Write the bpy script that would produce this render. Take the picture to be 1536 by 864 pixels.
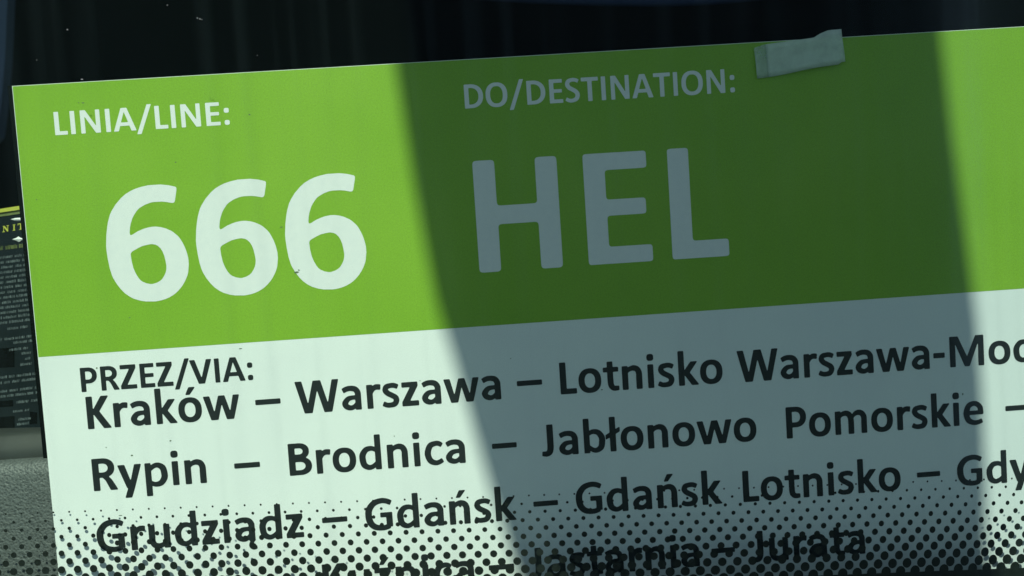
import bpy, bmesh, math, random
import numpy as np
from mathutils import Matrix, Vector, geometry

for o in list(bpy.data.objects):
    bpy.data.objects.remove(o)
C = bpy.context.scene.collection
scene = bpy.context.scene

# ---------------------------------------------------------------- frame of reference
# The place is laid out in the frame of the card behind the windscreen: u runs right along its top edge,
# v down along its left edge, n out of the card towards the street, all in quarter millimetres.
S = 0.00025
LEAN = Matrix.Rotation(math.radians(-10.0), 3, 'X')
ORIGIN = Vector((0.0, 0.0, 1.75))

def loc(u, v, n):            # leaning frame, metres
    return Vector((u * S, -n * S, -v * S))

def world(u, v, n):
    return ORIGIN + LEAN @ loc(u, v, n)

# ---------------------------------------------------------------- camera
CAM = (659.875, 264.038, 1429.120)
R0 = Vector((0.9969665560, 0.0657809269, -0.0415999497))      # image right in (u, v, depth)
R1 = Vector((-0.0680251522, 0.9961634548, -0.0550540635))     # image down
R2 = Vector((0.0378188423, 0.0577169030, 0.9976164064))       # view direction
F = 1414.384

def frame_dir(d):            # (u, v, depth) -> leaning frame
    return Vector((d[0], d[2], -d[1]))

cam_data = bpy.data.cameras.new('camera')
cam = bpy.data.objects.new('camera', cam_data)
C.objects.link(cam)
cx = LEAN @ frame_dir(R0); cy = LEAN @ frame_dir(-R1); cz = LEAN @ frame_dir(-R2)
m = Matrix((cx, cy, cz)).transposed().to_4x4()
m.translation = world(*CAM)
cam.matrix_world = m
cam_data.sensor_width = 36.0
cam_data.lens = F / 1536 * 36.0
cam_data.clip_start = 0.01
cam_data.clip_end = 200.0
cam_data.dof.use_dof = True
cam_data.dof.focus_distance = 1420 * S
cam_data.dof.aperture_fstop = 11.0
scene.camera = cam

def ray(x, y, n):            # the point in plane n (a number, or a function of u) that the lens sees at x, y
    d = R0 * ((x - 768) / F) + R1 * ((y - 432) / F) + R2
    if not callable(n):
        k = (CAM[2] - n) / d[2]
        return (CAM[0] + k * d[0], CAM[1] + k * d[1], n)
    k = CAM[2] / d[2]
    for _ in range(20):
        nn = n(CAM[0] + k * d[0])
        k = (CAM[2] - nn) / d[2]
    return (CAM[0] + k * d[0], CAM[1] + k * d[1], nn)

# ---------------------------------------------------------------- sky, sun, exposure
SUN_FRAME = (0.14, -1.43, 1.0)                                   # (u, v, n) towards the sun
sun_dir = (LEAN @ loc(*SUN_FRAME)).normalized()
w = bpy.data.worlds.new('World'); scene.world = w; w.use_nodes = True
nt = w.node_tree
bg = nt.nodes['Background']
sky = nt.nodes.new('ShaderNodeTexSky'); sky.sky_type = 'NISHITA'; sky.sun_disc = False
sky.sun_elevation = math.asin(sun_dir.z); sky.sun_rotation = math.atan2(sun_dir.x, sun_dir.y)
nt.links.new(sky.outputs[0], bg.inputs[0])
bg.inputs[1].default_value = 0.066
sd = bpy.data.lights.new('sun', 'SUN'); sun = bpy.data.objects.new('sun', sd); C.objects.link(sun)
sd.energy = 4.8; sd.angle = math.radians(0.45); sd.color = (1.0, 0.915, 0.865)
sun.rotation_euler = sun_dir.to_track_quat('Z', 'Y').to_euler()
sun.location = ORIGIN + sun_dir * 3
scene.view_settings.view_transform = 'Standard'; scene.view_settings.look = 'None'
scene.view_settings.gamma = 1.0; scene.view_settings.use_curve_mapping = False
scene.view_settings.exposure = 0.30
scene.cycles.transparent_max_bounces = 16
scene.cycles.pixel_filter_type = 'BLACKMAN_HARRIS'; scene.cycles.filter_width = 1.5

# ---------------------------------------------------------------- materials
def material(name, rough=0.6, spec=0.5):
    mt = bpy.data.materials.new(name); mt.use_nodes = True
    b = mt.node_tree.nodes['Principled BSDF']
    b.inputs['Roughness'].default_value = rough
    b.inputs['Specular IOR Level'].default_value = spec
    return mt, mt.node_tree, b

def noise(t, scale, detail=4, rough=0.6, stretch=None):
    tc = t.nodes.new('ShaderNodeTexCoord')
    n = t.nodes.new('ShaderNodeTexNoise'); n.inputs['Scale'].default_value = scale
    n.inputs['Detail'].default_value = detail; n.inputs['Roughness'].default_value = rough
    if stretch:
        mp = t.nodes.new('ShaderNodeMapping'); mp.inputs['Scale'].default_value = stretch
        t.links.new(tc.outputs['Object'], mp.inputs[0]); t.links.new(mp.outputs[0], n.inputs['Vector'])
    else:
        t.links.new(tc.outputs['Object'], n.inputs['Vector'])
    return n

def ramp(t, src, stops):
    r = t.nodes.new('ShaderNodeValToRGB'); e = r.color_ramp.elements
    while len(e) < len(stops): e.new(0.5)
    for k, (p, c) in zip(e, stops):
        k.position = p; k.color = (*c, 1) if len(c) == 3 else c
    t.links.new(src, r.inputs[0])
    return r

def mottled(name, c1, c2, scale, rough=0.6, spec=0.4, bump=0.0, bscale=None, fine=None):
    mt, t, b = material(name, rough, spec)
    n = noise(t, scale)
    r = ramp(t, n.outputs['Fac'], [(0.3, c1), (0.7, c2)])
    col = r.outputs[0]
    if fine:                                  # sensor-fine print grain
        fn = noise(t, fine[0], 2, 0.7)
        fr = ramp(t, fn.outputs['Fac'], [(0.3, (1 - fine[1],) * 3), (0.7, (1 + 0 * fine[1],) * 3)])
        mx = t.nodes.new('ShaderNodeMix'); mx.data_type = 'RGBA'; mx.blend_type = 'MULTIPLY'
        mx.inputs[0].default_value = 1.0
        t.links.new(col, mx.inputs[6]); t.links.new(fr.outputs[0], mx.inputs[7]); col = mx.outputs[2]
    t.links.new(col, b.inputs['Base Color'])
    if bump:
        bn = noise(t, bscale or scale * 4, 6)
        bp = t.nodes.new('ShaderNodeBump'); bp.inputs['Strength'].default_value = bump
        bp.inputs['Distance'].default_value = 0.0002
        t.links.new(bn.outputs['Fac'], bp.inputs['Height']); t.links.new(bp.outputs[0], b.inputs['Normal'])
    return mt

PAPER = mottled('white_paper', (0.755, 0.78, 0.80), (0.805, 0.835, 0.835), 18, 0.55, 0.35, 0.15, 1400, fine=(1700, 0.07))
GREEN = mottled('green_print', (0.212, 0.425, 0.022), (0.250, 0.465, 0.034), 14, 0.5, 0.4, 0.1, 1400, fine=(1700, 0.20))
REVERSED = mottled('paper_left_white', (0.74, 0.76, 0.78), (0.79, 0.80, 0.81), 25, 0.55, 0.35, fine=(1700, 0.06))
INK = mottled('black_ink', (0.011, 0.015, 0.017), (0.018, 0.023, 0.025), 120, 0.5, 0.35, fine=(2600, 0.3))
BOARD = mottled('black_board', (0.002, 0.003, 0.003), (0.004, 0.005, 0.005), 60, 0.9, 0.03)
FRIT = mottled('black_frit', (0.006, 0.009, 0.008), (0.012, 0.015, 0.013), 80, 0.5, 0.3)
CABIN = mottled('dark_cabin_lining', (0.003, 0.005, 0.006), (0.008, 0.010, 0.011), 5, 0.9, 0.1)
SPECK = mottled('dirt_speck', (0.10, 0.14, 0.09), (0.16, 0.20, 0.13), 300, 0.8, 0.1)
PALE_SPECK = mottled('pale_dust', (0.10, 0.13, 0.13), (0.3, 0.34, 0.33), 700, 0.8, 0.1)
RUBBER = mottled('black_plastic', (0.02, 0.02, 0.02), (0.03, 0.03, 0.03), 30, 0.5, 0.4)
BLUE = mottled('dark_blue_matt', (0.020, 0.034, 0.085), (0.030, 0.046, 0.105), 30, 0.85, 0.1, 0.3, 900)
BLUE_GREY = mottled('blue_grey_matt', (0.07, 0.10, 0.19), (0.10, 0.13, 0.22), 12, 0.7, 0.3)

# windscreen glass: clear, green tinted, a faint film of dust in vertical runs
def glass_material():
    mt = bpy.data.materials.new('tinted_windscreen_glass'); mt.use_nodes = True
    t = mt.node_tree; t.nodes.clear()
    out = t.nodes.new('ShaderNodeOutputMaterial')
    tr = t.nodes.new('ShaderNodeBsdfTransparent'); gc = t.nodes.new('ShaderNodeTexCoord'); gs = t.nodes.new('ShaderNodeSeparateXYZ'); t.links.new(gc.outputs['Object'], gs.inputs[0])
    gm = t.nodes.new('ShaderNodeMapRange'); gm.inputs[1].default_value = 0.02; gm.inputs[2].default_value = 0.26   # tint darkens to the right, painting in the dimmer light there
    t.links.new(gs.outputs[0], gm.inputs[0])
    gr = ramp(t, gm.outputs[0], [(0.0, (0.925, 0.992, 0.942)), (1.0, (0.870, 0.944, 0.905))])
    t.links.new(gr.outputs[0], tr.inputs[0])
    gl = t.nodes.new('ShaderNodeBsdfGlossy'); gl.inputs['Roughness'].default_value = 0.01
    gl.inputs[0].default_value = (0.9, 0.95, 1.0, 1)
    fr = t.nodes.new('ShaderNodeFresnel'); fr.inputs[0].default_value = 1.5
    fm = t.nodes.new('ShaderNodeMath'); fm.operation = 'MULTIPLY'; fm.inputs[1].default_value = 0.06
    t.links.new(fr.outputs[0], fm.inputs[0])
    m1 = t.nodes.new('ShaderNodeMixShader')
    t.links.new(fm.outputs[0], m1.inputs[0]); t.links.new(tr.outputs[0], m1.inputs[1]); t.links.new(gl.outputs[0], m1.inputs[2])
    df = t.nodes.new('ShaderNodeBsdfDiffuse'); df.inputs[0].default_value = (0.28, 0.50, 0.42, 1)
    n1 = noise(t, 1.0, 3, 0.55, (150, 1, 3.0))
    r1 = ramp(t, n1.outputs['Fac'], [(0.50, (0, 0, 0)), (0.72, (1, 1, 1))])
    n2 = noise(t, 7.0, 3, 0.5)
    ml = t.nodes.new('ShaderNodeMath'); ml.operation = 'MULTIPLY'
    t.links.new(r1.outputs[0], ml.inputs[0]); t.links.new(n2.outputs['Fac'], ml.inputs[1])
    sm = t.nodes.new('ShaderNodeMath'); sm.operation = 'MULTIPLY_ADD'      # smears reflect a little more than clean glass
    sm.inputs[1].default_value = 0.13; sm.inputs[2].default_value = 0.06
    t.links.new(ml.outputs[0], sm.inputs[0]); t.links.new(sm.outputs[0], fm.inputs[1])
    ad = t.nodes.new('ShaderNodeMath'); ad.operation = 'MULTIPLY_ADD'
    ad.inputs[1].default_value = 0.010; ad.inputs[2].default_value = 0.0032
    t.links.new(ml.outputs[0], ad.inputs[0])
    m2 = t.nodes.new('ShaderNodeMixShader')
    t.links.new(ad.outputs[0], m2.inputs[0]); t.links.new(m1.outputs[0], m2.inputs[1]); t.links.new(df.outputs[0], m2.inputs[2])
    t.links.new(m2.outputs[0], out.inputs[0])
    return mt
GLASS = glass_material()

def tape_material(name, opaque):
    mt = bpy.data.materials.new(name); mt.use_nodes = True
    t = mt.node_tree; t.nodes.clear()
    out = t.nodes.new('ShaderNodeOutputMaterial')
    tr = t.nodes.new('ShaderNodeBsdfTransparent'); tr.inputs[0].default_value = (0.9, 0.95, 0.92, 1)
    b = t.nodes.new('ShaderNodeBsdfPrincipled'); b.inputs['Base Color'].default_value = (0.76, 0.84, 0.78, 1)
    b.inputs['Roughness'].default_value = 0.35
    n = noise(t, 160.0, 4, 0.6)
    r = ramp(t, n.outputs['Fac'], [(0.3, (opaque - 0.10,) * 3), (0.7, (opaque + 0.10,) * 3)])
    mx = t.nodes.new('ShaderNodeMixShader')
    t.links.new(r.outputs[0], mx.inputs[0]); t.links.new(tr.outputs[0], mx.inputs[1]); t.links.new(b.outputs[0], mx.inputs[2])
    t.links.new(mx.outputs[0], out.inputs[0])
    return mt

def grain_material():
    mt, t, b = material('grained_grey_vinyl', 0.45, 0.5)
    tc = t.nodes.new('ShaderNodeTexCoord')
    vo = t.nodes.new('ShaderNodeTexVoronoi'); vo.inputs['Scale'].default_value = 1050; vo.feature = 'SMOOTH_F1'
    nz = noise(t, 1300.0, 4, 0.6)
    t.links.new(tc.outputs['Object'], vo.inputs['Vector'])
    ad = t.nodes.new('ShaderNodeMath'); ad.operation = 'ADD'
    t.links.new(vo.outputs['Distance'], ad.inputs[0]); t.links.new(nz.outputs['Fac'], ad.inputs[1])
    bp = t.nodes.new('ShaderNodeBump'); bp.inputs['Strength'].default_value = 0.7; bp.inputs['Distance'].default_value = 0.0005
    t.links.new(ad.outputs[0], bp.inputs['Height']); t.links.new(bp.outputs[0], b.inputs['Normal'])
    r = ramp(t, ad.outputs[0], [(0.4, (0.032, 0.038, 0.040)), (1.1, (0.094, 0.106, 0.106))])
    t.links.new(r.outputs[0], b.inputs['Base Color'])
    return mt
GRAIN = grain_material()
LEDGE = mottled('smooth_grey_plastic', (0.024, 0.028, 0.027), (0.036, 0.041, 0.038), 40, 0.5, 0.4, 0.2, 500)
PACK = mottled('glossy_dark_carton', (0.004, 0.008, 0.010), (0.009, 0.014, 0.017), 50, 0.3, 0.3, 0.3, 260)
YELLOW = mottled('yellow_green_print', (0.42, 0.44, 0.05), (0.55, 0.55, 0.09), 80, 0.4, 0.5)
DULL = mottled('dull_yellow_print', (0.12, 0.15, 0.05), (0.18, 0.21, 0.08), 300, 0.5, 0.3)
GREY = mottled('grey_print', (0.075, 0.095, 0.105), (0.16, 0.19, 0.20), 400, 0.5, 0.3)
GLINT, _t, _b = material('glint_white', 0.3, 0.8)
_b.inputs['Base Color'].default_value = (0.85, 0.87, 0.85, 1)

# ---------------------------------------------------------------- object helpers
def tag(o, label=None, cat=None, group=None, kind=None):
    if label: o['label'] = label
    if cat: o['category'] = cat
    if group: o['group'] = group
    if kind: o['kind'] = kind
    return o

ROOTS = {}
def root(name, base, label, cat):
    o = bpy.data.objects.new(name, None); C.objects.link(o)
    o.empty_display_size = 0.02
    o.location = world(*base); o.rotation_euler = LEAN.to_euler()
    ROOTS[o.name] = loc(*base)
    return tag(o, label, cat)

def mesh(name, verts, faces, mat, parent=None, smooth=False):
    """verts in (u, v, n)"""
    me = bpy.data.meshes.new(name)
    off = ROOTS[parent.name] if parent else Vector((0, 0, 0))
    me.from_pydata([tuple(loc(*p) - off) for p in verts], [], faces)
    bm = bmesh.new(); bm.from_mesh(me)
    bmesh.ops.recalc_face_normals(bm, faces=bm.faces); bm.to_mesh(me); bm.free()
    me.materials.append(mat)
    if smooth:
        for p in me.polygons: p.use_smooth = True
    o = bpy.data.objects.new(name, me); C.objects.link(o)
    if parent: o.parent = parent
    else:
        o.location = ORIGIN; o.rotation_euler = LEAN.to_euler()
    return o

def box(u0, u1, v0, v1, n0, n1):
    vs = [(u, v, n) for u in (u0, u1) for v in (v0, v1) for n in (n0, n1)]
    fs = [(0, 1, 3, 2), (4, 6, 7, 5), (0, 4, 5, 1), (2, 3, 7, 6), (0, 2, 6, 4), (1, 5, 7, 3)]
    return vs, fs

def prism(pts, n0, n1, shrink=1.0):
    """closed outline extruded along n"""
    cu = sum(p[0] for p in pts) / len(pts); cv = sum(p[1] for p in pts) / len(pts)
    k = len(pts)
    vs = [(u, v, n0) for u, v in pts] + [(cu + (u - cu) * shrink, cv + (v - cv) * shrink, n1) for u, v in pts]
    fs = [tuple(range(k)), tuple(range(k, 2 * k))] + [(i, (i + 1) % k, k + (i + 1) % k, k + i) for i in range(k)]
    return vs, fs

# ---------------------------------------------------------------- glyphs: drawn once, shared by every letter
RES = 3.0                                   # raster cell in 1/1000 em
X0, X1, Y0, Y1 = -40, 960, -240, 760
GX = np.arange(X0, X1, RES); GY = np.arange(Y0, Y1, RES)
XX, YY = np.meshgrid(GX, GY)

def catmull(P, W, n=10):
    P = [np.array(p, float) for p in P]; out = []; wo = []
    Q = [2 * P[0] - P[1]] + P + [2 * P[-1] - P[-2]]
    W2 = [W[0]] + list(W) + [W[-1]]
    for i in range(1, len(Q) - 2):
        for k in range(n):
            t = k / n; a, b, c, d = Q[i - 1:i + 3]
            out.append(0.5 * (2 * b + (c - a) * t + (2 * a - 5 * b + 4 * c - d) * t * t + (3 * b - a - 3 * c + d) * t ** 3))
            wo.append(W2[i] * (1 - t) + W2[i + 1] * t)
    out.append(P[-1]); wo.append(W[-1])
    return out, wo

def fill(M, poly, val=True):
    p = np.array(poly, float)
    x0, y0 = p.min(0); x1, y1 = p.max(0)
    i0 = max(0, int((y0 - Y0) / RES) - 1); i1 = min(len(GY), int((y1 - Y0) / RES) + 2)
    j0 = max(0, int((x0 - X0) / RES) - 1); j1 = min(len(GX), int((x1 - X0) / RES) + 2)
    if i1 <= i0 or j1 <= j0: return
    x = XX[i0:i1, j0:j1]; y = YY[i0:i1, j0:j1]; ins = np.zeros(x.shape, bool)
    q = np.roll(p, -1, axis=0)
    for (ax, ay), (bx, by) in zip(p, q):
        if ay == by: continue
        c = ((ay > y) != (by > y)) & (x < (bx - ax) * (y - ay) / (by - ay) + ax)
        ins ^= c
    M[i0:i1, j0:j1][ins] = val

class G:
    def __init__(s): s.M = np.zeros(XX.shape, bool)
    def p(s, *pts): fill(s.M, pts); return s
    def cut(s, *pts): fill(s.M, pts, False); return s
    def r(s, x0, x1, y0, y1): return s.p((x0, y0), (x1, y0), (x1, y1), (x0, y1))
    def e(s, cx, cy, rx, ry, k=2.3, cut=False):
        a = (abs((XX - cx) / rx) ** k + abs((YY - cy) / ry) ** k) < 1
        s.M[a] = not cut; return s
    def c(s, pts, ws):
        P, W = catmull(pts, ws)
        prev = None
        for i, p in enumerate(P):
            a = P[max(0, i - 1)]; b = P[min(len(P) - 1, i + 1)]
            d = (b - a) / (np.hypot(*(b - a)) + 1e-9); nrm = np.array([-d[1], d[0]]) * W[i] / 2
            cur = (p + nrm, p - nrm)
            if prev is not None:
                fill(s.M, [prev[0], prev[1], cur[1]]); fill(s.M, [prev[0], cur[1], cur[0]])
                if 5 < i < len(P) - 6:
                    s.e(p[0], p[1], W[i] * 0.47, W[i] * 0.47, 2)
            prev = cur
        return s
    def bowl(s, xl, cx, cy, rx, ry, wx, wy):      # D-shaped bowl closing on a stem at xl
        A = (XX >= xl) & ((XX <= cx) | ((abs((XX - cx) / rx) ** 2.2 + abs((YY - cy) / ry) ** 2.2) < 1)) & (abs(YY - cy) < ry)
        B = (XX >= xl + 40) & ((XX <= cx) | ((abs((XX - cx) / (rx - wx)) ** 2.2 + abs((YY - cy) / (ry - wy)) ** 2.2) < 1)) & (abs(YY - cy) < ry - wy)
        s.M |= A & ~B; return s
    def rot(s, w, h):                              # turned half round within its own box
        N = np.zeros_like(s.M); ys, xs = np.nonzero(s.M)
        x = w - GX[xs]; y = h - GY[ys]
        j = np.round((x - X0) / RES).astype(int); i = np.round((y - Y0) / RES).astype(int)
        ok = (i >= 0) & (j >= 0) & (i < N.shape[0]) & (j < N.shape[1]); N[i[ok], j[ok]] = True
        s.M = N; return s
    def flip(s, w):
        N = np.zeros_like(s.M); ys, xs = np.nonzero(s.M)
        j = np.round((w - GX[xs] - X0) / RES).astype(int); ok = (j >= 0) & (j < N.shape[1]); N[ys[ok], j[ok]] = True
        s.M = N; return s

ADV = dict(zip('LINAEDOSTPRZVKWJGHMB', (423, 267, 659, 606, 488, 630, 676, 473, 495, 532, 563, 478, 591, 547, 906, 331, 637, 631, 874, 561)))
ADV.update(dict(zip('araknoswzydbpcemuitlł', (494, 355, 494, 480, 537, 538, 399, 745, 397, 473, 537, 537, 537, 418, 503, 813, 537, 246, 347, 246, 256))))
ADV.update({'ó': 538, 'ń': 537, 'ź': 397, 'ą': 494, '/': 430, ':': 276, '6': 507, '–': 498, '-': 306, ' ': 226})

def acute(g, cx): return g.p((cx - 62, 545), (cx + 12, 690), (cx + 138, 690), (cx + 22, 545))

def n_shape(g):
    g.r(65, 182, 0, 475)
    g.c([(150, 345), (215, 410), (300, 432), (375, 405), (413, 330), (415, 240)], [50, 85, 104, 110, 116, 118])
    return g.r(356, 474, 0, 262)
def d_shape(g, asc=705):
    g.c([(375, 392), (290, 432), (180, 412), (108, 320), (98, 225), (125, 105), (215, 46), (300, 62), (385, 130)],
        [70, 88, 104, 118, 121, 116, 94, 86, 70])
    return g.r(357, 473, 0, asc)
def a_shape(g):
    g.c([(68, 392), (150, 428), (240, 436), (325, 412), (371, 345), (375, 250)], [92, 96, 98, 106, 114, 117])
    g.r(317, 433, 0, 270)
    g.c([(340, 248), (250, 246), (165, 222), (102, 140), (130, 72), (215, 40), (290, 66), (350, 132)], [76, 80, 96, 116, 108, 92, 80, 60])
    return g
def z_shape(g): return g.p((35, 475), (357, 475), (360, 398), (182, 94), (366, 94), (366, 0), (27, 0), (27, 76), (208, 381), (35, 381))
def bowl_P(g, cy, ry, rx=228):
    return g.bowl(75, 275, cy, rx, ry, 122, 96)

def draw(ch):
    g = G()
    if ch == 'L': g.r(75, 198, 0, 640).r(75, 408, 0, 102)
    elif ch == 'I': g.r(73, 195, 0, 640)
    elif ch == 'N': g.p((72, 0), (72, 640), (212, 640), (476, 185), (474, 640), (588, 640), (588, 0), (458, 0), (184, 470), (188, 0))
    elif ch == 'E': g.r(75, 198, 0, 640).r(75, 443, 542, 640).r(75, 428, 278, 372).r(75, 450, 0, 98)
    elif ch == 'A': g.p((4, 0), (226, 640), (380, 640), (603, 0), (466, 0), (423, 142), (176, 142), (133, 0)).cut((205, 238), (396, 238), (301, 532))
    elif ch == 'O': g.e(338, 320, 303, 331).e(338, 320, 176, 232, 2.3, True)
    elif ch == 'D': g.bowl(75, 250, 320, 345, 320, 128, 98).r(75, 198, 0, 640)
    elif ch == 'P': bowl_P(g, 430, 210).r(75, 198, 0, 640)
    elif ch == 'R': bowl_P(g, 450, 190).r(75, 198, 0, 640).p((215, 300), (330, 330), (440, 200), (545, 0), (405, 0), (320, 195), (260, 265), (215, 265))
    elif ch == 'B': g.bowl(75, 280, 480, 205, 160, 118, 92).bowl(75, 290, 180, 235, 180, 122, 92).r(75, 198, 0, 640)
    elif ch == 'S': g.c([(405, 552), (320, 592), (220, 596), (125, 560), (98, 470), (150, 390), (240, 335), (330, 275), (372, 190), (335, 88), (230, 42), (135, 46), (42, 92)],
                        [98, 98, 100, 112, 122, 116, 112, 116, 124, 114, 100, 98, 100])
    elif ch == 'T': g.r(10, 486, 540, 640).r(187, 310, 0, 620)
    elif ch == 'Z': g.p((35, 640), (440, 640), (442, 552), (192, 102), (448, 102), (448, 0), (28, 0), (28, 86), (280, 538), (35, 538))
    elif ch == 'V': g.p((4, 640), (142, 640), (300, 140), (452, 640), (588, 640), (377, 0), (216, 0))
    elif ch == 'K': g.r(75, 198, 0, 640).p((190, 350), (378, 640), (524, 640), (322, 338), (546, 0), (396, 0), (190, 318))
    elif ch == 'W': g.p((8, 640), (143, 640), (250, 165), (378, 640), (530, 640), (656, 165), (768, 640), (898, 640), (732, 0), (576, 0), (452, 462), (328, 0), (172, 0))
    elif ch == 'J': g.c([(196, 640), (196, 400), (196, 210), (180, 95), (120, 46), (22, 52)], [123, 123, 123, 120, 104, 88])
    elif ch == 'H': g.r(75, 198, 0, 640).r(433, 556, 0, 640).r(150, 480, 272, 376)
    elif ch == 'M': g.p((72, 0), (72, 640), (248, 640), (438, 195), (630, 640), (802, 640), (802, 0), (684, 0), (688, 510), (486, 0), (386, 0), (184, 510), (188, 0))
    elif ch == 'G':
        g.c([(560, 548), (460, 592), (350, 600), (215, 555), (120, 440), (99, 315), (125, 170), (210, 75), (340, 42), (440, 50), (515, 78)],
            [96, 98, 100, 112, 124, 128, 124, 112, 98, 96, 96])
        g.r(455, 574, 62, 352).r(338, 574, 262, 352)
    elif ch in 'oó': g.e(269, 237, 232, 247).e(269, 237, 113, 152, 2.2, True)
    elif ch in 'nń': n_shape(g)
    elif ch == 'u': n_shape(g).rot(538, 475)
    elif ch == 'm':
        g.r(65, 182, 0, 475)
        g.c([(150, 345), (210, 410), (290, 432), (360, 405), (400, 330), (406, 240)], [50, 85, 104, 110, 114, 116]).r(348, 465, 0, 262)
        g.c([(440, 345), (500, 410), (575, 432), (648, 405), (688, 330), (690, 240)], [50, 85, 104, 110, 114, 116]).r(632, 749, 0, 262)
    elif ch == 'r': g.r(65, 182, 0, 475).c([(150, 310), (195, 390), (260, 427), (348, 420)], [60, 88, 102, 104])
    elif ch in 'aą':
        a_shape(g)
        if ch == 'ą': g.c([(395, 15), (350, -48), (345, -105), (390, -138), (455, -132)], [55, 72, 84, 88, 62])
    elif ch == 's': g.c([(348, 402), (275, 434), (190, 434), (112, 410), (92, 345), (135, 285), (215, 238), (290, 190), (308, 130), (270, 60), (185, 40), (110, 44), (36, 78)],
                        [88, 92, 92, 100, 108, 102, 100, 104, 110, 102, 92, 90, 92])
    elif ch == 'k': g.r(65, 182, 0, 705).p((175, 285), (322, 475), (460, 475), (292, 256), (478, 0), (334, 0), (175, 230))
    elif ch == 'w': g.p((10, 475), (135, 475), (216, 138), (318, 475), (440, 475), (536, 138), (614, 475), (736, 475), (600, 0), (460, 0), (374, 322), (284, 0), (144, 0))
    elif ch in 'zź': z_shape(g)
    elif ch == 'y': g.p((6, 475), (140, 475), (242, 140), (338, 475), (467, 475), (306, -10), (240, -185), (114, -185), (182, 0), (160, 20))
    elif ch == 'd': d_shape(g)
    elif ch == 'b': d_shape(g).flip(537)
    elif ch == 'p': d_shape(g, 660).rot(537, 475)
    elif ch == 'c': g.c([(388, 392), (325, 432), (250, 434), (150, 390), (97, 240), (140, 95), (240, 40), (320, 50), (392, 88)],
                        [84, 92, 94, 112, 120, 112, 94, 88, 84])
    elif ch == 'e':
        g.c([(412, 235), (402, 345), (340, 418), (255, 438), (150, 390), (97, 240), (140, 95), (255, 38), (350, 42), (440, 72)],
            [108, 108, 98, 92, 110, 120, 112, 94, 86, 82])
        g.p((90, 205), (458, 205), (468, 228), (466, 284), (90, 284))
    elif ch == 'i': g.r(64, 182, 0, 475).e(123, 622, 68, 66, 3)
    elif ch == 'l': g.r(64, 182, 0, 705)
    elif ch == 'ł': g.r(69, 187, 0, 705).p((-18, 248), (-18, 340), (276, 492), (276, 400))
    elif ch == 't': g.c([(160, 592), (160, 400), (160, 220), (172, 105), (225, 48), (333, 46)], [116, 116, 116, 112, 98, 84]).r(16, 330, 386, 475)
    elif ch == '/': g.p((2, -112), (118, -112), (428, 700), (312, 700))
    elif ch == ':': g.e(138, 66, 68, 68, 3).e(138, 402, 68, 68, 3)
    elif ch == '–': g.r(0, 498, 238, 336)
    elif ch == '-': g.r(30, 276, 205, 305)
    elif ch == '6':
        g.c([(446, 584), (372, 600), (285, 598), (195, 562), (128, 480), (101, 370), (98, 270), (115, 160), (172, 74), (265, 43), (355, 68), (412, 140), (421, 225), (390, 318), (320, 364), (235, 356), (165, 318), (138, 285)],
            [94, 96, 98, 110, 124, 130, 131, 128, 112, 98, 108, 122, 130, 122, 102, 88, 72, 50])
    if ch == 'ó': acute(g, 262)
    if ch == 'ń': acute(g, 272)
    if ch == 'ź': acute(g, 200)
    return g.M

def blur(a, sig):
    r = int(3 * sig) + 1; k = np.exp(-0.5 * (np.arange(-r, r + 1) / sig) ** 2); k /= k.sum()
    for ax in (0, 1):
        p = np.moveaxis(a, ax, 0); out = np.zeros_like(p)
        for i, kk in enumerate(k):
            out += kk * np.roll(p, i - r, axis=0)
        a = np.moveaxis(out, 0, ax)
    return a

def contours(A, lev):
    """marching squares -> closed loops in glyph units"""
    B = A > lev; H, Wd = A.shape
    code = B[:-1, :-1] * 1 + B[:-1, 1:] * 2 + B[1:, 1:] * 4 + B[1:, :-1] * 8
    seg = {}
    T = {1: [(3, 0)], 2: [(0, 1)], 3: [(3, 1)], 4: [(1, 2)], 5: [(3, 2), (1, 0)], 6: [(0, 2)], 7: [(3, 2)], 8: [(2, 3)], 9: [(2, 0)],
         10: [(0, 3), (2, 1)], 11: [(2, 1)], 12: [(1, 3)], 13: [(1, 0)], 14: [(0, 3)]}
    def key(i, j, e):
        return (('h', i, j), ('v', i, j + 1), ('h', i + 1, j), ('v', i, j))[e]
    def pos(k):
        t, i, j = k
        if t == 'h':
            f = (lev - A[i, j]) / (A[i, j + 1] - A[i, j]); return (GX[j] + f * RES, GY[i])
        f = (lev - A[i, j]) / (A[i + 1, j] - A[i, j]); return (GX[j], GY[i] + f * RES)
    for i, j in zip(*np.nonzero((code > 0) & (code < 15))):
        for a, b in T[int(code[i, j])]:
            seg[key(i, j, a)] = key(i, j, b)
    loops = []
    while seg:
        s0, k = next(iter(seg.items())); lp = [s0]; del seg[s0]
        while k in seg:
            lp.append(k); k = seg.pop(k)
        loops.append([pos(q) for q in lp])
    return loops

def simplify(lp, tol=0.8):
    def rdp(p):
        if len(p) < 3: return p
        a = np.array(p[0]); b = np.array(p[-1]); q = np.array(p[1:-1]); d = b - a; L = np.hypot(*d)
        dist = np.abs(d[0] * (q[:, 1] - a[1]) - d[1] * (q[:, 0] - a[0])) / L if L > 1e-6 else np.hypot(*(q - a).T)
        k = int(dist.argmax())
        if dist[k] < tol: return [p[0], p[-1]]
        return rdp(p[:k + 2])[:-1] + rdp(p[k + 1:])
    h = len(lp) // 2
    return rdp(lp[:h + 1])[:-1] + rdp(lp[h:] + lp[:1])[:-1]

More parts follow.
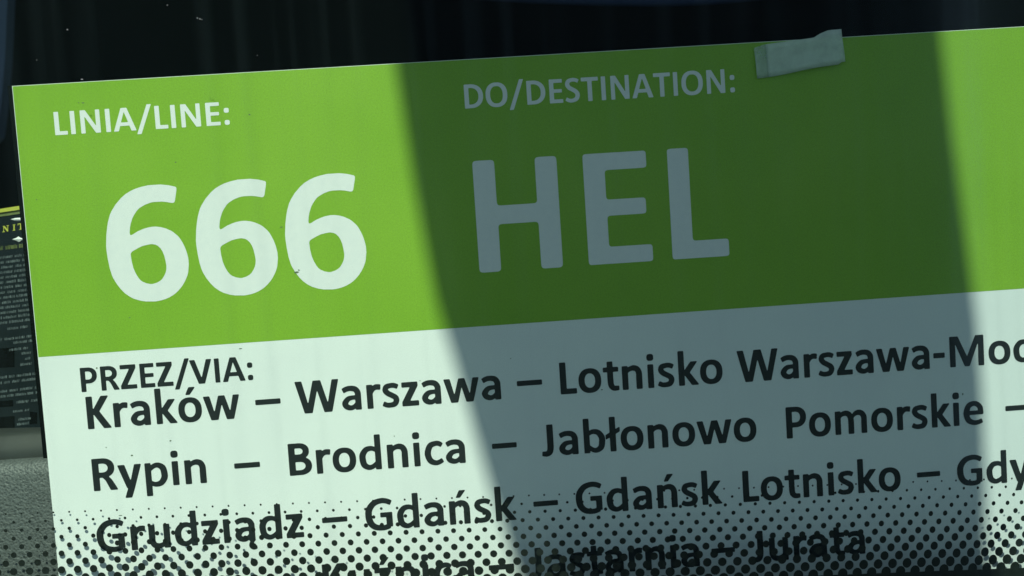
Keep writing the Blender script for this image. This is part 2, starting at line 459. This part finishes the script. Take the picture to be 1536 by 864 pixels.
GLYPH = {}
def glyph(ch, mat, sig=9.0, bold=0.0):
    k = (ch, mat.name)
    if k in GLYPH: return GLYPH[k]
    A = blur(draw(ch).astype(float), sig / RES)
    lps = [simplify(l) for l in contours(A, 0.5 - bold)]
    lps = [[Vector((x, y, 0)) for x, y in l] for l in lps if len(l) > 3]
    def area(l): return sum(a.x * b.y - b.x * a.y for a, b in zip(l, l[1:] + l[:1])) / 2
    def inside(p, l):
        c = False
        for a, b in zip(l, l[1:] + l[:1]):
            if (a.y > p.y) != (b.y > p.y) and p.x < (b.x - a.x) * (p.y - a.y) / (b.y - a.y) + a.x: c = not c
        return c
    flat = []; tris = []
    for l in lps:
        if sum(inside(l[0], q) for q in lps if q is not l) % 2: continue      # a hole
        grp = [l] + [q for q in lps if q is not l and inside(q[0], l)]
        off = len(flat)
        tris += [tuple(i + off for i in t) for t in geometry.tessellate_polygon(grp)]
        flat += [p for q in grp for p in q]
    me = bpy.data.meshes.new('glyph')
    me.from_pydata([(p.x / 1000, 0, p.y / 1000) for p in flat], [], [tuple(t) for t in tris])
    bm = bmesh.new(); bm.from_mesh(me)
    for f in bm.faces:
        f.normal_update()
        if f.normal.y > 0: f.normal_flip()
    bm.to_mesh(me); bm.free()
    me.materials.append(mat)
    xs = [p.x for p in flat]
    GLYPH[k] = (me, min(xs), max(xs)); return GLYPH[k]

def write(text, uL, uR, base, em, mat, parent, n, track=0.0, sig=9.0, bold=0.0):
    """print a word so that its ink runs from uL to uR; one flat letter each"""
    pen = 0; items = []
    for ch in text:
        if ch != ' ': items.append((ch, pen, *glyph(ch, mat, sig, bold)))
        pen += ADV[ch] + track
    lo = items[0][1] + items[0][3]; hi = items[-1][1] + items[-1][4]
    k = (uR - uL) / (hi - lo) if uR is not None else em / 1000
    for ch, x, me, a, b in items:
        nm = 'digit' if ch.isdigit() else 'dash' if ch in '–-' else 'slash' if ch == '/' else 'colon' if ch == ':' else 'letter'
        o = bpy.data.objects.new(nm, me); C.objects.link(o); o.parent = parent
        o.location = loc(uL + (x - lo) * k, base, n) - ROOTS[parent.name]
        o.scale = (k * 1000 * S, 1, em * S)

# ================================================================ the cab behind the glass
def slab(name, label, *b):
    o = mesh(name, *box(*b), CABIN); tag(o, label, None, None, 'structure'); return o
slab('cab_back_wall', 'black unlit back of the driver cab', -1720, 2720, -1500, 1700, -5040, -5000)
slab('cab_ceiling', 'black unlit ceiling of the driver cab', -1720, 2720, -1540, -1500, -5040, 60)
slab('cab_floor', 'black unlit floor of the driver cab', -1720, 2720, 1700, 1740, -5040, 60)
slab('cab_side_wall', 'black side wall left of the driver cab', -1760, -1720, -1540, 1740, -5040, 60)
slab('cab_side_wall', 'black side wall right of the driver cab', 2720, 2760, -1540, 1740, -5040, 60)

# dashboard: grained slope, groove, smooth ledge, flat top running back
def profile(name, pts, mat, parent, smooth=True):
    us = [-1700, 2700]
    vs = [(u, v, n) for u in us for v, n in pts]; k = len(pts)
    fs = [(i, i + 1, k + i + 1, k + i) for i in range(k - 1)]
    return mesh(name, vs, fs, mat, parent, smooth)
dash = root('dashboard', (500, 1690, -300), 'grey bus dashboard with a grained vinyl slope below a smooth ledge', 'dashboard')
y690 = ray(30, 692, -70)[1]; y643 = ray(30, 645, -150)[1]; y680 = ray(30, 684, -112)[1]
profile('grained_slope', [(1690, -20), (1100, -30), (y690 + 60, -62), (y690 + 24, -66), (y690 + 10, -70), (y690 + 3, -78), (y690, -92), (y690 + 6, -112)], GRAIN, dash)
profile('smooth_ledge', [(y680 + 12, -108), (y680, -108), (y680 - 14, -110), (y643 + 14, -118), (y643 + 5, -122), (y643 + 1, -130), (y643, -150), (y643 - 2, -300), (y643 - 2, -4990)], LEDGE, dash)

# dark printed carton standing on the ledge, mostly hidden by the card
pk = root('printed_carton', ray(-60, 650, -200), 'dark glossy carton with yellow rim and fine print, standing left behind the card', 'carton')
A_ = ray(-230, 352, -250); B_ = ray(100, 303, -150); C_ = ray(100, 641, -150); D_ = ray(-230, 652, -250)
def on_pack(s, t, d=0.0):     # s: 0 left .. 1 right, t: 0 top .. 1 bottom, on the front of the carton
    p = [(A_[k] * (1 - s) + B_[k] * s) * (1 - t) + (D_[k] * (1 - s) + C_[k] * s) * t for k in range(3)]
    return (p[0] - 0.15 * d, p[1], p[2] + d)
def pack_uv(x, y):            # s, t of what is seen at x, y
    s, t = 0.7, 0.5
    for _ in range(25):
        def proj(s, t):
            p = on_pack(s, t); q = Vector((p[0] - CAM[0], p[1] - CAM[1], CAM[2] - p[2]))
            return 768 + F * q.dot(R0) / q.dot(R2), 432 + F * q.dot(R1) / q.dot(R2)
        a = proj(s, t); b = proj(s + 1e-3, t); c = proj(s, t + 1e-3)
        J = np.array([[b[0] - a[0], c[0] - a[0]], [b[1] - a[1], c[1] - a[1]]]) / 1e-3
        ds = np.linalg.solve(J, [x - a[0], y - a[1]]); s += ds[0]; t += ds[1]
    return s, t
def pack_quad(pts, d): return [on_pack(*pack_uv(x, y), d) for x, y in pts]
fr = [on_pack(s, t, 0) for s, t in ((0, 0), (1, 0), (1, 1), (0, 1))]
bk = [(p[0] + 25, p[1], p[2] - 160) for p in fr]
mesh('carton_body', fr + bk, [(0, 1, 2, 3), (7, 6, 5, 4), (0, 4, 5, 1), (1, 5, 6, 2), (2, 6, 7, 3), (3, 7, 4, 0)], PACK, pk)
rim = [on_pack(s, -0.016 + 0.004 * math.sin(s * 3), 3.0) for s in np.linspace(0, 1, 9)] + [on_pack(s, 0.004, 3.0) for s in np.linspace(1, 0, 9)]
rb = [(p[0], p[1], p[2] - 6) for p in rim]
mesh('rim', rim + rb, [tuple(range(18)), tuple(range(18, 36))] + [(i, (i + 1) % 18, 18 + (i + 1) % 18, 18 + i) for i in range(18)], YELLOW, pk)
shd = [on_pack(s, 0.006, 1.0) for s in (0, 1)] + [on_pack(s, 0.022, 1.0) for s in (1, 0)]
mesh('rim_stripe', shd, [(0, 1, 2, 3)], DULL, pk)
# N I T in small spaced serif capitals
def serif(ch, x, y, h, slope=-0.15):
    S_ = {'N': [[(0, 0), (.9, 0), (.9, .08), (.58, .08), (.58, .0)], [(0, 1), (.26, 1), (.88, .22), (.88, 0), (.72, 0), (.1, .86), (0, .92)],
                [(.1, 1), (.2, 1), (.2, 0), (.1, 0)], [(-.06, .09), (.36, .09), (.36, 0), (-.06, 0)], [(.78, 1), (.88, 1), (.88, 0), (.78, 0)], [(.62, 1), (1.04, 1), (1.04, .91), (.62, .91)]][1:],
          'I': [[(.13, 1), (.33, 1), (.33, 0), (.13, 0)], [(0, 1), (.46, 1), (.46, .91), (0, .91)], [(0, .09), (.46, .09), (.46, 0), (0, 0)]],
          'T': [[(.36, 1), (.56, 1), (.56, 0), (.36, 0)], [(0, 1), (.92, 1), (.92, .88), (0, .88)], [(0, 1), (.09, 1), (.05, .7), (0, .7)], [(.83, .7), (.88, .7), (.92, 1), (.83, 1)], [(.2, .09), (.72, .09), (.72, 0), (.2, 0)]]}[ch]
    vs = []; fs = []
    for i, q in enumerate(S_):
        pts = [(x + a * h, y - b * h + slope * a * h) for a, b in q]
        fs.append(tuple(range(len(vs), len(vs) + len(pts)))); vs += pack_quad(pts, 1.0 + 0.12 * i)
    mesh('letter', vs, fs, YELLOW, pk)
serif('N', 4.8, 348.3, 9.2); serif('I', 19.6, 346.0, 9.0); serif('T', 27.2, 345.2, 9.6)
# two sun glints painted on as pale raised pieces
for pts in ([(17, 329), (23, 327.2), (30, 326.6), (37, 327.5), (40, 329), (36, 331), (28, 331.6), (22, 330.6)],
            [(19, 359), (25, 357), (28.5, 354.6), (32, 357), (40, 358.6), (33, 360.4), (29.5, 363), (25, 361)]):
    f = pack_quad(pts, 1.4); c = pack_quad([(sum(p[0] for p in pts) / 8, sum(p[1] for p in pts) / 8)], 3.0)
    mesh('painted_glint', f + c, [(i, (i + 1) % 8, 8) for i in range(8)], GLINT, pk)
# rows of fine print too small to read: broken dashes
rnd = random.Random(5)
def fine_print(rows, mat, name, h=3.4):
    for (x0, x1, y) in rows:
        vs = []; fs = []; x = x0
        while x < x1:
            for _ in range(rnd.randint(5, 11)):
                wd = rnd.uniform(0.8, 1.9)
                if x + wd > x1: break
                yy = y - 0.12 * (x - 20); hh = h * rnd.uniform(0.75, 1.05)
                q = [(x, yy), (x + wd, yy - 0.12 * wd), (x + wd, yy - hh), (x, yy - hh)]
                if rnd.random() < 0.5: q = [(x, yy), (x + wd * .6, yy), (x + wd, yy - hh), (x + wd * .4, yy - hh)]
                fs.append(tuple(range(len(vs), len(vs) + 4))); vs += pack_quad(q, 0.7)
                x += wd + rnd.uniform(0.5, 0.9)
            x += rnd.uniform(1.5, 3.5)
        o = mesh(name, vs, fs, mat, pk); tag(o, kind='stuff')
fine_print([(-60, 26, 373), (29, 60, 373)], DULL, 'fine_print_heading', 6.0)
rows = [(-80, 70, 386 + 7.55 * i) for i in range(14)] + [(12, 44, 494), (-80, 70, 509), (21, 50, 516)]
rows = [(a, b, y) for a, b, y in rows]
fine_print(rows, GREY, 'fine_print', 4.0)
fine_print([(14, 44, 526), (33, 47, 533.5), (38, 47, 542), (31, 49, 550), (-80, 70, 566), (-80, 70, 574), (-80, 70, 587), (-80, 70, 594.5),
            (25, 70, 606), (20, 45, 619), (28, 47, 632), (26, 46, 639)], GREY, 'fine_print', 4.0)
for k, (a, b, y0, y1) in enumerate([(-90, 22, 521, 552), (-90, 20, 600, 611), (-90, 22, 624, 643), (45, 56, 622, 640)]):
    q = pack_quad([(a, y0 - .1 * a), (b, y0 - .1 * b + 2), (b, y1 - .08 * b), (a, y1 - .08 * a)], 0.4)
    mesh('dark_panel', q, [(0, 1, 2, 3)], BOARD, pk)

# dark blue sagging edge above, and a blue-grey panel at top left, both well behind the card
bl = root('blue_top_edge', ray(900, -60, -900), 'dark blue edge sagging in from the top, behind the card', 'sun blind')
vs = []
xs = np.linspace(560, 1260, 15)
for x in xs:
    yl = 9.5 - ((x - 985) / 190) ** 2 * 5.0 if x < 985 else 9.5 - ((x - 985) / 150) ** 2 * 9.0
    yl = max(yl, -60)
    a = ray(x, yl, -900); b = ray(x, -140, -900)
    vs += [a, (a[0], a[1] - 8, -893), (b[0], b[1], -900), (b[0], b[1], -912), (a[0], a[1] - 8, -912)]
k = 5; fs = []
for i in range(14):
    for j in range(k):
        fs.append((i * k + j, i * k + (j + 1) % k, (i + 1) * k + (j + 1) % k, (i + 1) * k + j))
mesh('edge_band', vs, fs, BLUE, bl, True)
pt = root('corner_panel', ray(-40, 60, -1000), 'pale blue-grey panel at the top left corner, out of focus', 'pillar trim')
ol = [ray(x, y, -1000)[:2] for x, y in ((-120, -160), (18, -160), (11, 0), (7, 90), (2, 150), (-5, 205), (-60, 260), (-120, 270))]
mesh('blue_grey_panel', *prism(ol, -1000, -1040), BLUE_GREY, pt)

# ================================================================ the card
W_, H_ = 1680, 1188
card = root('destination_card', (W_ / 2, H_, 0), 'green and white bus destination card lettered 666 and HEL behind the windscreen', 'destination card')
def sheet(name, u0, u1, v0, v1, n0, n1, mat, nu=1, r=3):
    pts = [(u0, v0), (u1, v0), (u1, v1), (u0, v1)]
    return mesh(name, *prism(pts, n1, n0), mat, card)
sheet('paper_sheet', 0, W_, 0, H_, -1.2, 0.0, PAPER)
sheet('green_band', 0.8, W_ - 2, 0.7, 401.7, 0.0 + 0.05, 0.15, GREEN)
sheet('black_back_sheet', -7.0, W_ - 4, -1.0, 555, -6.0, -1.5, BOARD)  # black sheet behind the card, showing as a strip along its left edge
n = 0.34
write('LINIA/LINE:', 56.0, 311.5, 75.4, 53.0, REVERSED, card, n)
write('DO/DESTINATION:', 661.6, 1071.5, 73.0, 55.5, REVERSED, card, n)
write('666', 114.8, 498.6, 328.6, 264.0, REVERSED, card, n, 0, 8.0)
write('HEL', 666.6, 1049.8, 319.8, 262.0, REVERSED, card, n, 0, 10.0, 0.04)
write('PRZEZ/VIA:', 59.5, 315.2, 458.4, 56.0, INK, card, n, 0, 9.0, 0.20)
EM = 75.5
for t, a, b, base in [('Kraków', 63.8, 291.5, 515), ('–', 315, 353, 515), ('Warszawa', 376.0, 686.8, 515), ('–', 711.8, 750.5, 515), ('Lotnisko', 778.0, 1029.5, 514.5),
                      ('Warszawa', 1052.8, 1354.8, 516), ('-', 1360.9, 1379, 516), ('Modlin', 1387.0, None, 516.4),
                      ('Rypin', 64.0, 233.2, 609.7), ('–', 275.7, 314.5, 609.5), ('Brodnica', 358.0, 626.0, 608.8), ('–', 667.4, 705.4, 608.8), ('Jabłonowo', 743.6, 1077.5, 608.5),
                      ('Pomorskie', 1124.5, 1437, 609), ('–', 1472.2, 1510, 609.5),
                      ('Grudziądz', 61.6, 372.4, 704.5), ('–', 401, 439.5, 703.5), ('Gdańsk', 467.0, 697.6, 703.4), ('–', 725, 763, 703.4), ('Gdańsk', 790.8, 1018.3, 703.0),
                      ('Lotnisko', 1051.5, 1301.0, 703.6), ('–', 1327.2, 1364.2, 704), ('Gdynia', 1391.4, None, 705),
                      ('Kuźnica', 395.0, 627.0, 798.6), ('–', 649.8, 689, 797.5), ('Jastarnia', 713.5, 978, 799), ('–', 997, 1034, 799), ('Jurata', 1061.0, 1240, 800)]:
    write(t, a, b, base, EM if b else 73.5, INK, card, n, 0, 9.0, 0.20)

# specks of dirt on the card and on the glass
def speck(name, lst, mat, parent, nfun):
    vs = []; fs = []
    for (u, v, a, b) in lst:
        k = 7; s = len(vs); ph = rnd.random() * 6
        for i in range(k):
            q = ph + i * 2 * math.pi / k; rr = rnd.uniform(0.6, 1.15)
            vs.append((u + a * rr * math.cos(q), v + b * rr * math.sin(q), nfun(u)))
        fs.append(tuple(range(s, s + k)))
    return tag(mesh(name, vs, fs, mat, parent), kind='stuff')
speck('dirt_specks', [(100, 30.5, 2.6, .9), (94, 30, 1.2, .7), (341.5, 62.6, 2.4, 1.1), (392.0, 301, 4.2, 1.6), (396, 298, 1.8, 1.2), (227.4, 126, 1.3, 1.0), (375, 232, 2.4, .8),
                      (841.5, 512.0, 1.5, 1.3), (704.9, 454.3, 1.0, 1.0), (124.9, 559.9, 1.6, 1.2), (184.2, 541.9, 1.5, 1.2), (20, 168, 1.0, 1.0), (140, 352, 1.2, .8),
                      (85, 424, 1.6, 1.2), (300, 410, 2.6, .9), (520, 560, 1.0, .9), (565, 478, .9, .8), (1405, 560, 1.4, 1.8), (88, 545, 1.2, .8), (100, 650, 3, .7)],
      SPECK, card, lambda u: 0.42)

# a crumpled bit of tape at the top edge of the card
tp = root('adhesive_tape', (1172, 54, 4), 'crumpled translucent tape strip stuck over the top edge of the green card', 'tape')
def tape_piece(name, s0, s1, mat, lift=0.0):
    TLt, TRt, BRt, BLt = (1102.6, 9.0), (1237.0, -11.5), (1240.2, 40.5), (1105.6, 55.0)
    vs = []; fs = []; nu, nv = 22, 6
    for i in range(nu + 1):
        s = s0 + (s1 - s0) * i / nu
        for j in range(nv + 1):
            t = j / nv
            u = (TLt[0] * (1 - s) + TRt[0] * s) * (1 - t) + (BLt[0] * (1 - s) + BRt[0] * s) * t
            vt = float(np.interp(s, [0, .1, .3, .68, .75, .85, 1], [9, 5.5, 3.0, -0.5, -6, -10.5, -11])); vb = BLt[1] * (1 - s) + BRt[1] * s
            vb += 0.9 * math.sin(s * 7) + (-3 if s > 0.95 else 0)
            v = vt * (1 - t) + vb * t
            nn = 3.2 + lift + 0.6 * math.sin(s * 11 + t * 2) + 0.6 * math.sin(t * 5 + s * 4) + 2.4 * s * s
            vs.append((u, v, max(nn, 1.0)))
    for i in range(nu):
        for j in range(nv):
            a = i * (nv + 1) + j; fs.append((a, a + 1, a + nv + 2, a + nv + 1))
    o = mesh(name, vs, fs, mat, tp, True)
    md = o.modifiers.new('thickness', 'SOLIDIFY'); md.thickness = 0.00012
    return o
tape_piece('tape_film', 0.0, 0.15, tape_material('clear_tape', 0.30))
tape_piece('tape_strip', 0.13, 1.0, tape_material('milky_tape', 0.50), 1.2)

# ================================================================ the windscreen
def gap(u):                    # how far the inner face of the glass stands off the card
    x = u - 66.0
    sp = 25 * math.log1p(math.exp(min(x / 25, 40))) if x < 1000 else x
    b = 4.0 + 0.21 * sp
    if u > 450: b -= 0.5 * 0.000486 * (min(u, 1400) - 450) ** 2
    if u > 1400: b -= 0.21 * (u - 1400) + 0.25 * 120 * (1 - math.exp(-(u - 1400) / 120))
    return max(b, 4.0)
ws = root('windscreen', (500, 1690, 60), 'curved green-tinted windscreen with a black dotted border along its lower edge', 'windscreen')
us = list(np.linspace(-1700, 0, 8)) + list(np.arange(20, 200, 15)) + list(np.arange(200, 1700, 30)) + list(np.linspace(1720, 2700, 12))
vs = []; fs = []; k = len(us)
for nn in (0.0, 18.0):
    for v in (-1490, 1690):
        for u in us: vs.append((u, v, gap(u) + nn))
for s in (0, 2 * k):
    for i in range(k - 1): fs.append((s + i, s + i + 1, s + k + i + 1, s + k + i))
for s in (0, k):
    for i in range(k - 1): fs.append((s + i, s + i + 1, 2 * k + s + i + 1, 2 * k + s + i))
fs += [(0, k, 3 * k, 2 * k), (k - 1, 2 * k - 1, 4 * k - 1, 3 * k - 1)]
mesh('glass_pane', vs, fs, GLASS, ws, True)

XI = [0, 5, 9, 14, 18, 22, 27, 30, 34, 38, 48, 53, 59, 62, 66]
XP = [8.6, 127.6, 223.2, 342.8, 439.3, 535.7, 654.6, 724.6, 816.2, 906.8, 1130.9, 1241.0, 1369.8, 1434.0, 1517.7]
YI = [8.6, 342.8, 535.7, 793.5, 1086, 1369.8, 1517.7]; YP = [771.3, 758.8, 751.8, 743.2, 733.1, 722.9, 717.8]
def row0(i):
    if i < 0: return 8.6 + 23.85 * i
    if i > 66: return 1517.7 + 20.9 * (i - 66)
    return float(np.interp(i, XI, XP))
def y0(x):
    if x < 8.6: return 771.3 - 0.0374 * (x - 8.6)
    if x > 1517.7: return 717.8 - 0.0345 * (x - 1517.7)
    return float(np.interp(x, YI, YP))
frit_n = lambda u: gap(u) - 0.8
def spot(i, j):
    x = row0(i) + 0.021 * i * j
    return x, y0(row0(i)) + j * (12.4 - 0.0058 * i)
DOTS = []
for j in range(0, 12):
    for ii in range(-6, 78):
        i = ii + (0.5 if j % 2 else 0.0)
        x, y = spot(i, j)
        du = abs(ray(row0(i + .5), 780, frit_n)[0] - ray(row0(i - .5), 780, frit_n)[0]) / 24.0
        rad = 0.5 * (3.1 + 1.22 * j) * min(du, 1.05)
        DOTS.append((rad, -8 < x < 1544 and y < 870, ray(x, y, frit_n)))
def disc(c, r, kk=14, wob=0.0):
    sl = (frit_n(c[0] + 2) - frit_n(c[0] - 2)) / 4; q = 1 / math.sqrt(1 + sl * sl)
    out = []
    for i in range(kk):
        a = 2 * math.pi * i / kk; e = r * math.cos(a) * q
        out.append((c[0] + e, c[1] + r * math.sin(a), c[2] + e * sl))
    return out
DOTS.sort(key=lambda d: (-d[1], -round(d[0], 1), d[2][0]))
cache = {}
for rad, _, c in DOTS[:300]:
    key = (round(rad, 1), round((frit_n(c[0] + 2) - frit_n(c[0] - 2)) / 4, 2))
    if key not in cache:
        o = mesh('frit_dot', [(p[0] - c[0] + 500, p[1] - c[1] + 1690, p[2] - c[2] + 60) for p in disc(c, key[0])], [tuple(range(14))], FRIT, ws)
        cache[key] = o.data
    else:
        o = bpy.data.objects.new('frit_dot', cache[key]); C.objects.link(o); o.parent = ws
    o.location = loc(*c) - ROOTS[ws.name]
vs = []; fs = []
for rad, _, c in DOTS[300:]:
    p = disc(c, rad, 12); fs.append(tuple(range(len(vs), len(vs) + 12))); vs += p
tag(mesh('small_frit_dots', vs, fs, FRIT, ws), kind='stuff')
vs = []
cols = [-1650, -900] + [None] * 89 + [2200, 2680]
top = []
for i in np.arange(-7, 78, 0.5):
    x, y = spot(i, 11.15); top.append(ray(x, y, frit_n)[:2])
top = [(-1690, top[0][1] + 30)] + top + [(2690, top[-1][1] - 30)]
for u, v in top: vs += [(u, v, frit_n(u) - 0.3), (u, 1010, frit_n(u) - 0.3)]
mesh('frit_band', vs, [(2 * i, 2 * i + 1, 2 * i + 3, 2 * i + 2) for i in range(len(top) - 1)], FRIT, ws)
sp = []
for x, y, a, b in ((296, 27, .8, 1.4), (300, 28.5, 1.6, .9), (303, 29.5, .8, .8), (251, 7.5, 1.2, .8), (101, 44.5, 1.1, 1.3), (386, 83, .9, .8), (123, 119, 2.2, .8), (55, 90, .7, .7)):
    p = ray(x, y, lambda u: gap(u) + 18.4); sp.append((p[0], p[1], a, b))
speck('dust_specks', sp, PALE_SPECK, ws, lambda u: gap(u) + 18.5)

# ================================================================ added mirror-shaped caster, unseen, outlined to throw the shadow across the card
NM = 2350
mi = root('shadow_caster', (1010 + SUN_FRAME[0] * NM, -620 + SUN_FRAME[1] * NM, NM), 'added black mirror-shaped shadow caster hanging in front of the windscreen, above the view', 'shadow caster')
sh = [(559, -20), (566, 60), (577, 190), (597, 360), (618, 450), (638, 545), (658, 641), (690, 777), (722, 880), (790, 985), (920, 1050), (1100, 1075), (1290, 1040), (1390, 960), (1432, 850),
      (1437, 700), (1437, 572), (1433, 446), (1419, 300), (1405, 160), (1394, 13), (1384, -150), (1360, -300), (1290, -400), (1150, -450), (900, -455), (700, -420), (600, -330), (556, -180)]
ol = [(u + SUN_FRAME[0] * NM, v + SUN_FRAME[1] * NM) for u, v in sh]
mesh('caster_housing', *prism(ol, NM, NM + 90, 0.86), RUBBER, mi)
MIR, _t, _b = material('caster_silver', 0.03, 0.5); _b.inputs['Metallic'].default_value = 1.0; _b.inputs['Base Color'].default_value = (0.8, 0.82, 0.82, 1)
cu_ = sum(p[0] for p in ol) / len(ol); cv_ = sum(p[1] for p in ol) / len(ol)
mesh('caster_glass', *prism([(cu_ + (u - cu_) * .9, cv_ + (v - cv_) * .93) for u, v in ol], NM - 6, NM - 1), MIR, mi)
uu = 1000 + SUN_FRAME[0] * NM; vv = -430 + SUN_FRAME[1] * NM
arm = [(uu, vv + 20, NM + 40), (uu, vv - 200, NM + 40), (uu, vv - 330, NM - 80), (uu, vv - 380, NM - 500), (uu, vv - 400, NM - 1900)]
vs = []; fs = []
for i, p in enumerate(arm):
    a = arm[max(0, i - 1)]; b = arm[min(len(arm) - 1, i + 1)]
    d = Vector((0, b[1] - a[1], b[2] - a[2])).normalized(); nn = Vector((0, -d[2], d[1]))
    for k_ in range(10):
        q = 2 * math.pi * k_ / 10
        vs.append((p[0] + 45 * math.cos(q), p[1] + nn[1] * 45 * math.sin(q), p[2] + nn[2] * 45 * math.sin(q)))
for i in range(len(arm) - 1):
    for k_ in range(10): fs.append((i * 10 + k_, i * 10 + (k_ + 1) % 10, (i + 1) * 10 + (k_ + 1) % 10, (i + 1) * 10 + k_))
mesh('caster_arm', vs, fs, RUBBER, mi, True)
